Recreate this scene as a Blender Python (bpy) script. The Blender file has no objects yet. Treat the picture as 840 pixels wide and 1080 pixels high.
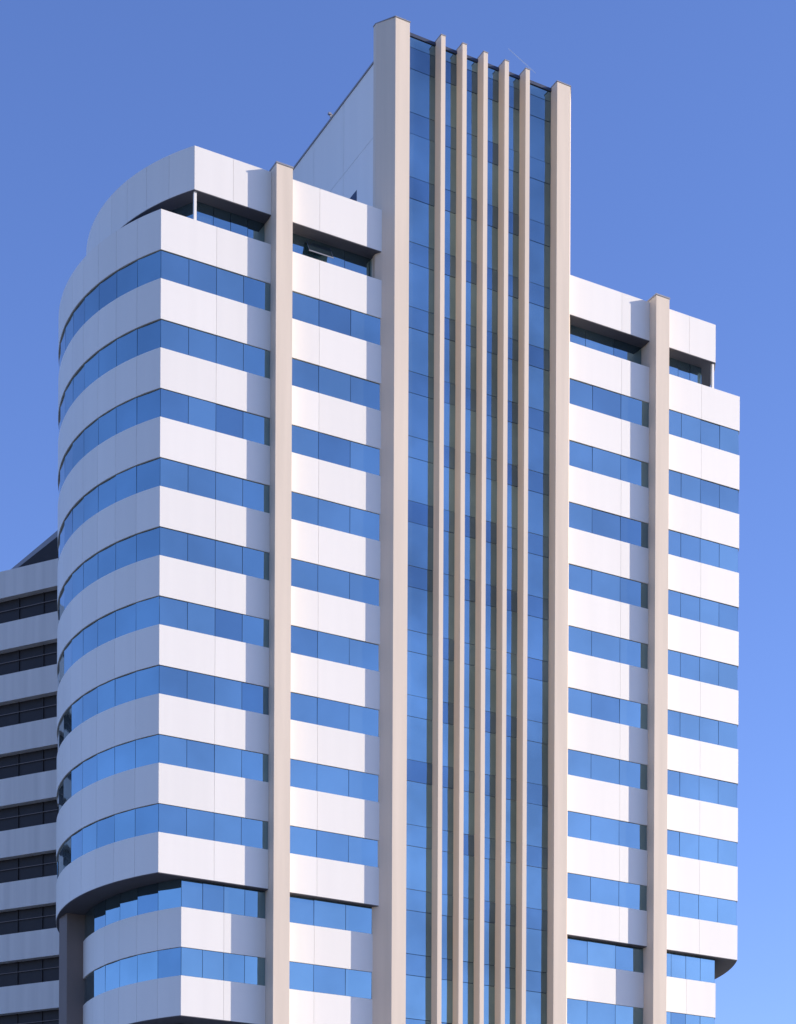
import bpy, math, random
from mathutils import Vector
random.seed(7)
sc=bpy.context.scene
# ---------------------------------------------------------------- materials
def newmat(name):
    m=bpy.data.materials.new(name); m.use_nodes=True
    nt=m.node_tree; b=nt.nodes['Principled BSDF']; return m,nt,b
def lnk(nt,a,b): nt.links.new(a,b)
def surf(name,col,rough=0.6,noise=0.06,scale=0.6,pvamt=0.0,streak=False,bump=0.0):
    m,nt,b=newmat(name)
    tc=nt.nodes.new('ShaderNodeTexCoord'); mp=nt.nodes.new('ShaderNodeMapping')
    if streak: mp.inputs['Scale'].default_value=(2.5,2.5,0.12)
    lnk(nt,tc.outputs['Object'],mp.inputs['Vector'])
    n=nt.nodes.new('ShaderNodeTexNoise'); n.inputs['Scale'].default_value=scale; n.inputs['Detail'].default_value=6
    lnk(nt,mp.outputs['Vector'],n.inputs['Vector'])
    mr=nt.nodes.new('ShaderNodeMapRange'); mr.inputs['From Min'].default_value=.3; mr.inputs['From Max'].default_value=.7
    mr.inputs['To Min'].default_value=1-noise; mr.inputs['To Max'].default_value=1+noise*0.4
    lnk(nt,n.outputs['Fac'],mr.inputs['Value'])
    at=nt.nodes.new('ShaderNodeAttribute'); at.attribute_name='pv'
    ma=nt.nodes.new('ShaderNodeMath'); ma.operation='MULTIPLY_ADD'; ma.inputs[1].default_value=pvamt; 
    lnk(nt,at.outputs['Fac'],ma.inputs[0]); lnk(nt,mr.outputs['Result'],ma.inputs[2])
    vm=nt.nodes.new('ShaderNodeVectorMath'); vm.operation='SCALE'; vm.inputs[0].default_value=col
    lnk(nt,ma.outputs[0],vm.inputs['Scale']); lnk(nt,vm.outputs[0],b.inputs['Base Color'])
    b.inputs['Roughness'].default_value=rough
    if bump:
        bp=nt.nodes.new('ShaderNodeBump'); bp.inputs['Strength'].default_value=bump; bp.inputs['Distance'].default_value=.02
        n2=nt.nodes.new('ShaderNodeTexNoise'); n2.inputs['Scale'].default_value=8; lnk(nt,tc.outputs['Object'],n2.inputs['Vector'])
        lnk(nt,n2.outputs['Fac'],bp.inputs['Height']); lnk(nt,bp.outputs[0],b.inputs['Normal'])
    return m
def glassmat(name,col,dark,rough=0.03,wav=0.02,lo=.80,hi=1.14):
    m,nt,b=newmat(name)
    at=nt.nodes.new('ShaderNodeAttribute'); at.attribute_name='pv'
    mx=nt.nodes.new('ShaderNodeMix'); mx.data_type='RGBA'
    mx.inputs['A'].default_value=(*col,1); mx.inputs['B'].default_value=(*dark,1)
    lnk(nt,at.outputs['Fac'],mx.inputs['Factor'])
    tc=nt.nodes.new('ShaderNodeTexCoord'); n=nt.nodes.new('ShaderNodeTexNoise'); n.inputs['Scale'].default_value=.5
    lnk(nt,tc.outputs['Object'],n.inputs['Vector'])
    # cloudy noise put into the colour, imitating uneven sky reflections and interiors
    n3=nt.nodes.new('ShaderNodeTexNoise'); n3.inputs['Scale'].default_value=.16; n3.inputs['Detail'].default_value=4
    lnk(nt,tc.outputs['Object'],n3.inputs['Vector'])
    mr=nt.nodes.new('ShaderNodeMapRange'); mr.inputs['From Min'].default_value=.35; mr.inputs['From Max'].default_value=.65
    mr.inputs['To Min'].default_value=lo; mr.inputs['To Max'].default_value=hi; lnk(nt,n3.outputs['Fac'],mr.inputs['Value'])
    vm=nt.nodes.new('ShaderNodeVectorMath'); vm.operation='SCALE'; lnk(nt,mx.outputs['Result'],vm.inputs[0]); lnk(nt,mr.outputs['Result'],vm.inputs['Scale'])
    lnk(nt,vm.outputs[0],b.inputs['Base Color'])
    b.inputs['Metallic'].default_value=.92; b.inputs['Roughness'].default_value=rough
    bp=nt.nodes.new('ShaderNodeBump'); bp.inputs['Strength'].default_value=wav; bp.inputs['Distance'].default_value=.3
    lnk(nt,n.outputs['Fac'],bp.inputs['Height']); lnk(nt,bp.outputs[0],b.inputs['Normal'])
    return m
WHITE=surf('white_panel',(.90,.86,.78),.5,.03,.4,-.05,True)
JOINT=surf('panel_joint',(.52,.51,.50),.8)
BEIGE=surf('beige_concrete',(.78,.66,.52),.75,.08,.7,0,True,.15)
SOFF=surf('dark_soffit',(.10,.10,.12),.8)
DARK=surf('dark_frame',(.03,.045,.09),.5)
METAL=surf('grey_metal',(.3,.3,.32),.4)
GLASS=glassmat('blue_glass',(.28,.42,.46),(.18,.29,.36),lo=.88,hi=1.1)
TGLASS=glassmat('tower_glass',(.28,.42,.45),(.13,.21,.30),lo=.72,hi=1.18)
BGW=surf('bg_white',(.76,.72,.66),.7,.12,.6,0,True)
BGD=surf('bg_dark',(.016,.010,.010),.6,.3,2)
BROWN=surf('brown_pier',(.20,.16,.14),.7)
ASPH=surf('asphalt',(.05,.05,.052),.9,.2,3)
PAVE=surf('paving',(.28,.27,.25),.9,.15,2)
GRND=surf('ground_mat',(.16,.16,.13),.95,.3,.05)
PAINT=surf('road_paint',(.75,.75,.72),.7)
VAP=surf('vapour',(1,1,1),1.0,.01); VAP.node_tree.nodes['Principled BSDF'].inputs['Alpha'].default_value=.6

# ---------------------------------------------------------------- mesh builder
class MB:
    def __init__(s): s.v=[];s.f=[];s.m=[];s.pv=[];s.mats=[]
    def mi(s,mat):
        if mat not in s.mats: s.mats.append(mat)
        return s.mats.index(mat)
    def face(s,pts,mat,pv=0):
        i=len(s.v); s.v+=pts; s.f.append(list(range(i,i+len(pts)))); s.m.append(s.mi(mat)); s.pv.append(pv)
    def prism(s,pl,z0,z1,mat,bot=None,top=None,pv=0):
        n=len(pl)
        for i in range(n):
            a=pl[i];b=pl[(i+1)%n]
            s.face([(a[0],a[1],z0),(b[0],b[1],z0),(b[0],b[1],z1),(a[0],a[1],z1)],mat,pv)
        s.face([(p[0],p[1],z1) for p in pl],top or mat,pv)
        s.face([(p[0],p[1],z0) for p in reversed(pl)],bot or mat,pv)
    def box(s,x0,x1,y0,y1,z0,z1,mat,bot=None,pv=0):
        s.prism([(x0,y0),(x1,y0),(x1,y1),(x0,y1)],z0,z1,mat,bot,pv=pv)
    def panel(s,pts,z0,z1,th,mat,gap=.009,pv=0,tilt=0):
        """panel following polyline pts (outer surface), outward = right side of travel (CCW outline)"""
        P=[Vector(p) for p in pts]
        d=(P[1]-P[0]).normalized(); P[0]=P[0]+d*gap
        d=(P[-1]-P[-2]).normalized(); P[-1]=P[-1]-d*gap
        N=[]
        for i in range(len(P)):
            a=P[max(0,i-1)];b=P[min(len(P)-1,i+1)]; d=(b-a).normalized(); N.append(Vector((d.y,-d.x)))
        O=P; I=[P[i]-N[i]*th for i in range(len(P))]
        pl=[tuple(p) for p in O]+[tuple(p) for p in reversed(I)]
        i0=len(s.v)
        s.prism(pl,z0+gap,z1-gap,mat,pv=pv)
        if tilt:   # tiny installation tolerance, leaning the pane in or out
            for k in range(i0,len(s.v)):
                v=s.v[k]
                if v[2]>(z0+z1)/2: s.v[k]=(v[0]-N[0].x*tilt,v[1]-N[0].y*tilt,v[2])
    def obj(s,name,parent=None):
        me=bpy.data.meshes.new(name); me.from_pydata(s.v,[],s.f)
        for m in s.mats: me.materials.append(m)
        me.polygons.foreach_set('material_index',s.m)
        a=me.attributes.new('pv','FLOAT','FACE'); a.data.foreach_set('value',s.pv)
        me.update(); o=bpy.data.objects.new(name,me); sc.collection.objects.link(o)
        if parent: o.parent=parent
        return o
def empty(name,loc=(0,0,0),rz=0):
    e=bpy.data.objects.new(name,None); e.location=loc; e.rotation_euler=(0,0,rz); sc.collection.objects.link(e); return e

# ---------------------------------------------------------------- office tower
EYE=1.6
ang=math.radians(28.5)
office=empty('office_tower',(-12.25,98.7,0),ang)
W=36.8; R=14.0; CX,CY=11.885,7.4
FH=3.5; WH=2.05
B=28.57+EYE
NF=9
TOP=B+NF*FH+WH
def arc(r,tf,n):
    th=math.asin((CY-tf)/r)
    return [(CX-r*math.cos(th-2*th*i/n),CY-r*math.sin(th-2*th*i/n)) for i in range(n+1)]
def outline(r,tf,n=40):
    L=arc(r,tf,n)                       # front-left corner -> back-left
    Rr=[(W-p[0],p[1]) for p in L]       # front-right -> back-right
    return [L[0]]+Rr+list(reversed(L[1:]))   # CCW from above
NSEG=10
T0,T1=12.4,W-12.4+.25     # tower s-range
P0,P1=6.12,7.05           # pilaster s-range
PR0,PR1=30.22,31.15
PD=.64
def segs(r,tf):
    out=[]
    L=arc(r,tf,NSEG*4)
    for k in range(NSEG):
        sg=L[k*4:k*4+5]; out.append(list(reversed(sg)))           # left side, CCW travel is back->front
    x0=L[0][0]; x1=W-x0
    def fr(a,b,n):
        for i in range(n): out.append([(a+(b-a)*i/n,tf),(a+(b-a)*(i+1)/n,tf)])
    fr(x0,P0,4); fr(P1,T0+.3,3); fr(T1-.3,PR0,3); fr(PR1,x1,4)
    for k in range(NSEG):
        sg=L[k*4:k*4+5]; out.append([(W-p[0],p[1]) for p in sg])
    tb=2*CY-tf
    n=20
    for i in range(n): 
        a=x1+(x0-x1)*i/n; b=x1+(x0-x1)*(i+1)/n; out.append([(a,tb),(b,tb)])
    return out
core=MB(); wp=MB(); gp=MB()
def band_white(r,tf,z0,z1,bot=None):
    core.prism(outline(r-.05,tf+.05),z0,z1,JOINT,bot=bot or JOINT)
    S=segs(r,tf)
    L=NSEG
    groups=[[k] for k in range(L)]+[[L,L+1],[L+2,L+3],[L+4],[L+5,L+6],[L+7,L+8],[L+9],[L+10,L+11],[L+12,L+13]]+[[k] for k in range(L+14,len(S))]
    for g in groups:
        pts=list(S[g[0]])
        for k in g[1:]: pts+=S[k][1:]
        wp.panel(pts,z0,z1,.045,WHITE,gap=.007,pv=random.random())
def band_glass(r,tf,z0,z1):
    S=segs(r-.06,tf+.06)
    for s_ in S:
        p=[s_[0],s_[-1]]
        gp.panel(p,z0,z1,.02,GLASS,gap=.013,pv=random.choice([0,.1,.2,.3,.3,.6,.9])*random.random(),tilt=random.uniform(-.012,.012))
    core.prism(outline(r-.10,tf+.10),z0,z1,DARK)
for k in range(NF+1):
    z=B+k*FH
    band_white(R,0,z,z+WH,bot=SOFF if k==0 else None)
    if k<NF: band_glass(R,0,z+WH,z+FH)
core.prism(outline(R-.02,.02),B-.03,B+.008,SOFF)
# lower block
r2=12.68; t2=.30
z=B-.03
for k in range(2):
    band_glass(r2,t2,z-(FH-WH),z); z-=FH-WH
    band_white(r2,t2,z-WH,z); z-=WH
core.prism(outline(r2-.02,t2+.02),z-.03,z+.005,SOFF)
zl=z-.03
r3=11.3;t3=1.9
while zl>16:
    band_glass(r3,t3,zl-1.45,zl); zl-=1.45
    band_white(r3,t3,zl-WH,zl); zl-=WH
# podium
core.box(-1.5,W+1.5,-2.5,20,0,zl,JOINT)
for i in range(24):
    a=-1.5+(W+3)*i/24; b=a+(W+3)/24
    for (q0,q1,mt) in ((.3,zl*.45,GLASS),(zl*.45,zl*.6,WHITE),(zl*.6,zl-.8,GLASS),(zl-.8,zl+.5,WHITE)):
        wp.panel([(a,-2.55),(b,-2.55)],q0,q1,.045,mt,pv=random.random()*.5)
# crown, penthouse
CB=63.66+EYE; CT=65.90+EYE
band_glass(11.75,.75,TOP,CB)
rc=12.5
band_white(rc,0,CB,CT,bot=SOFF)
core.prism(outline(rc-.02,.02),CB-.03,CB+.008,SOFF)
core.obj('core_walls',office); wp.obj('white_cladding',office); gp.obj('blue_windows',office)
# posts under crown
ps=MB()
xc=arc(rc,0,4)[0][0]
for x in (xc+.1,W-xc-.1): ps.box(x-.07,x+.07,.1,.24,TOP,CB-.03,WHITE)
# open top-hung window in penthouse
def vent(x,w):
    z1=CB-.25; z0=TOP+.6
    ps.face([(x,.74,z1),(x,.36,z0),(x+w,.36,z0),(x+w,.74,z1)],GLASS,.9)
    for a in (x-.02,x+w-.02):
        ps.face([(a,.73,z1),(a,.34,z0),(a+.04,.34,z0),(a+.04,.73,z1)],DARK)
    ps.box(x-.02,x+w+.02,.33,.36,z0-.04,z0+.01,METAL)
vent(8.5,1.4)
ps.obj('crown_posts',office)
# pilasters
pl=MB()
for a,b in ((P0,P1),(PR0,PR1)):
    pl.prism([(a,-PD),(b,-PD),(b,.25),(a,.25)],0,66.0+EYE,BEIGE)
    pl.box(a,b,.25,1.9,0,CB-.05,BEIGE)
    pl.box(a-.03,b+.03,-PD-.03,.28,66.0+EYE,66.08+EYE,METAL)
# piers below the overhang
for a in (-1.55,W+.45):
    pl.box(a,a+1.1,9.5,10.8,0,B-.03,BROWN)
pl.obj('pilasters',office)
# tower core
TT=76.0+EYE
tw=MB()
tl=[(13.08,-PD),(13.95,-PD),(13.95,.6),(12.4,.6),(12.4,.33)]
tw.prism(tl,0,TT,BEIGE)
c=18.66
tr=[(2*c-p[0],p[1]) for p in reversed(tl)]
tw.prism(tr,0,TT,BEIGE)
def grow(pl,e):
    cx=sum(p[0] for p in pl)/len(pl); cy=sum(p[1] for p in pl)/len(pl)
    return [(p[0]+e*(1 if p[0]>cx else -1),p[1]+e*(1 if p[1]>cy else -1)) for p in pl]
for q in (tl,tr): tw.prism(grow(q,.03),TT,TT+.05,METAL)
TW0,TW1=12.45,2*c-12.45
WT=74.1+EYE
tw.box(TW0+.05,TW1-.05,.62,21,0,WT-.05,JOINT)
zs=[0,20,40,TOP,TOP+4.2,TOP+8.0,WT]
ts=[.62,4.2,8.0,11.8,15.6,21]
for side in (0,1):
    for i in range(len(ts)-1):
        for j in range(len(zs)-1):
            if side==0: pts=[(TW0,ts[i+1]),(TW0,ts[i])]
            else: pts=[(TW1,ts[i]),(TW1,ts[i+1])]
            tw.panel(pts,zs[j],zs[j+1],.045,WHITE,gap=.012,pv=random.random())
tw.box(TW0-.06,TW1+.06,.65,21.06,WT,WT+.08,METAL)
tw.box(TW0-.004,TW0+.01,2.6,3.7,TOP+5.35,TOP+6.25,DARK)
tw.box(TW0-.05,TW0,2.55,3.75,TOP+5.28,TOP+5.35,METAL)
tw.box(TW0-.12,TW0+.1,5.7,5.75,WT+.08,WT+.26,METAL); tw.box(TW0-.22,TW0-.04,5.66,5.80,WT+.2,WT+.30,METAL)
tw.box(14.1,14.13,.2,.23,TT+.05,TT+.8,METAL)
tw.obj('tower_shaft',office)
# tower glazing
tg=MB()
G0,G1=13.95,2*c-13.95
tg.box(G0,G1,.08,.60,0,TT-.15,DARK)
fins=[16.02,17.36,18.70,20.06,21.42]
fw=.27
edges=[G0]+fins+[G1]
zf=B-8*FH
rows=[]
z=zf
while z<TT-.3:
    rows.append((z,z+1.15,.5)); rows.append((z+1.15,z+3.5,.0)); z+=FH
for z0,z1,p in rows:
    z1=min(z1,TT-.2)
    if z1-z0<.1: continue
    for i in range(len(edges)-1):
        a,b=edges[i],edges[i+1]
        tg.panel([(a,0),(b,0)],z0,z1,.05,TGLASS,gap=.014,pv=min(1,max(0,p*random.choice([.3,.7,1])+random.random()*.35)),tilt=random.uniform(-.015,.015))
for f in fins:
    tg.box(f-fw/2,f+fw/2,-PD,.05,3,TT+.02,BEIGE)
    tg.box(f-fw/2-.02,f+fw/2+.02,-PD-.02,.05,TT+.02,TT+.07,METAL)
tg.box(G0,G1,-.05,.6,TT-.2,TT-.03,DARK)
tg.obj('tower_glazing',office)

# ---------------------------------------------------------------- background building
bd=empty('banded_office_building',(-21.0,125.2,0),math.radians(-26))
bb=MB()
Hb=56.6+EYE
bb.box(-40,6,.5,20,0,Hb-.4,BGD)
z=Hb
while z>2:
    bb.box(-40.2,6.2,0,20.2,z-1.75,z,BGW)
    for i in range(24):
        x=-40+i*1.96
        bb.box(x,x+.05,.44,.51,z-3.4,z-1.75,BGD)
    bb.box(-40,6,.40,.43,z-2.45,z-2.41,BROWN)
    z-=3.4
def wedge(m,x0,x1,y0,y1,z0,za,zb,mat):
    m.face([(x0,y0,z0),(x1,y0,z0),(x1,y0,zb),(x0,y0,za)],mat); m.face([(x0,y0,za),(x1,y0,zb),(x1,y1,zb),(x0,y1,za)],mat)
    m.face([(x1,y0,z0),(x1,y1,z0),(x1,y1,zb),(x1,y0,zb)],mat); m.face([(x0,y1,z0),(x0,y1,za),(x1,y1,zb),(x1,y1,z0)],mat)
wedge(bb,-5.5,3,.3,15,Hb,Hb+.05,Hb+4.2,METAL)
wedge(bb,-4.9,2.8,.25,.28,Hb,Hb+.02,Hb+3.5,BGD)
bb.obj('banded_body',bd)

# ---------------------------------------------------------------- thin vapour trail high in the sky
ct=MB()
A=Vector((320,6000,4275)); Bp=Vector((405,6000,4199))
d=(Bp-A).normalized(); n=Vector((d.z,0,-d.x))
for i in range(12):
    a=A+(Bp-A)*i/12; b=A+(Bp-A)*(i+1)/12
    w0=1.2+.8*math.sin(math.pi*i/12); w1=1.2+.8*math.sin(math.pi*(i+1)/12)
    ct.face([tuple(a-n*w0),tuple(b-n*w1),tuple(b+n*w1),tuple(a+n*w0)],VAP)
ct.obj('vapour_trail')

# ---------------------------------------------------------------- ground, road
g=MB(); g.face([(-6000,-6000,0),(6000,-6000,0),(6000,6000,0),(-6000,6000,0)],GRND); g.obj('ground')
rd=MB()
rd.face([(-300,20,.004),(300,20,.004),(300,34,.004),(-300,34,.004)],ASPH)
for i in range(-60,60): rd.face([(i*5,26.9,.008),(i*5+2.5,26.9,.008),(i*5+2.5,27.05,.008),(i*5,27.05,.008)],PAINT)
rd.obj('road')
pv=MB(); pv.box(-300,300,34,90,0,.12,PAVE); pv.box(-300,300,-6,20,0,.12,PAVE); pv.obj('pavement')

# ---------------------------------------------------------------- light
d1=Vector((math.cos(ang),math.sin(ang),0)); d2=Vector((-math.sin(ang),math.cos(ang),0))
az=math.radians(25.5); el=math.radians(20)
h=(d1*math.cos(az)-d2*math.sin(az)).normalized()
sv=h*math.cos(el)+Vector((0,0,math.sin(el)))
L=bpy.data.lights.new('sun','SUN'); L.energy=5; L.angle=math.radians(.5); L.color=(1,.87,.70)
lo=bpy.data.objects.new('sun',L); lo.rotation_euler=sv.to_track_quat('Z','Y').to_euler(); sc.collection.objects.link(lo)
w=bpy.data.worlds.new('World'); sc.world=w; w.use_nodes=True
nt=w.node_tree; bg=nt.nodes['Background']
sk=nt.nodes.new('ShaderNodeTexSky'); sk.sky_type='NISHITA'; sk.sun_disc=False
sk.sun_elevation=el; sk.sun_rotation=math.atan2(h.x,h.y)
sk.air_density=1.0; sk.dust_density=.5; sk.ozone_density=3.0
tn=nt.nodes.new('ShaderNodeVectorMath'); tn.operation='MULTIPLY'; tn.inputs[1].default_value=(1.20,1.26,1.84)
nt.links.new(sk.outputs[0],tn.inputs[0]); nt.links.new(tn.outputs[0],bg.inputs[0]); bg.inputs[1].default_value=.14
# ---------------------------------------------------------------- camera
cd=bpy.data.cameras.new('camera'); cam=bpy.data.objects.new('camera',cd); sc.collection.objects.link(cam)
cam.location=(0,0,EYE); cam.rotation_euler=(math.radians(90),-.0043,0)
cd.sensor_width=36; cd.lens=2059/1080*36; cd.shift_y=(1517-540)/1080; cd.clip_end=20000
sc.camera=cam
sc.view_settings.view_transform='Standard'; sc.view_settings.look='None'; sc.view_settings.exposure=0
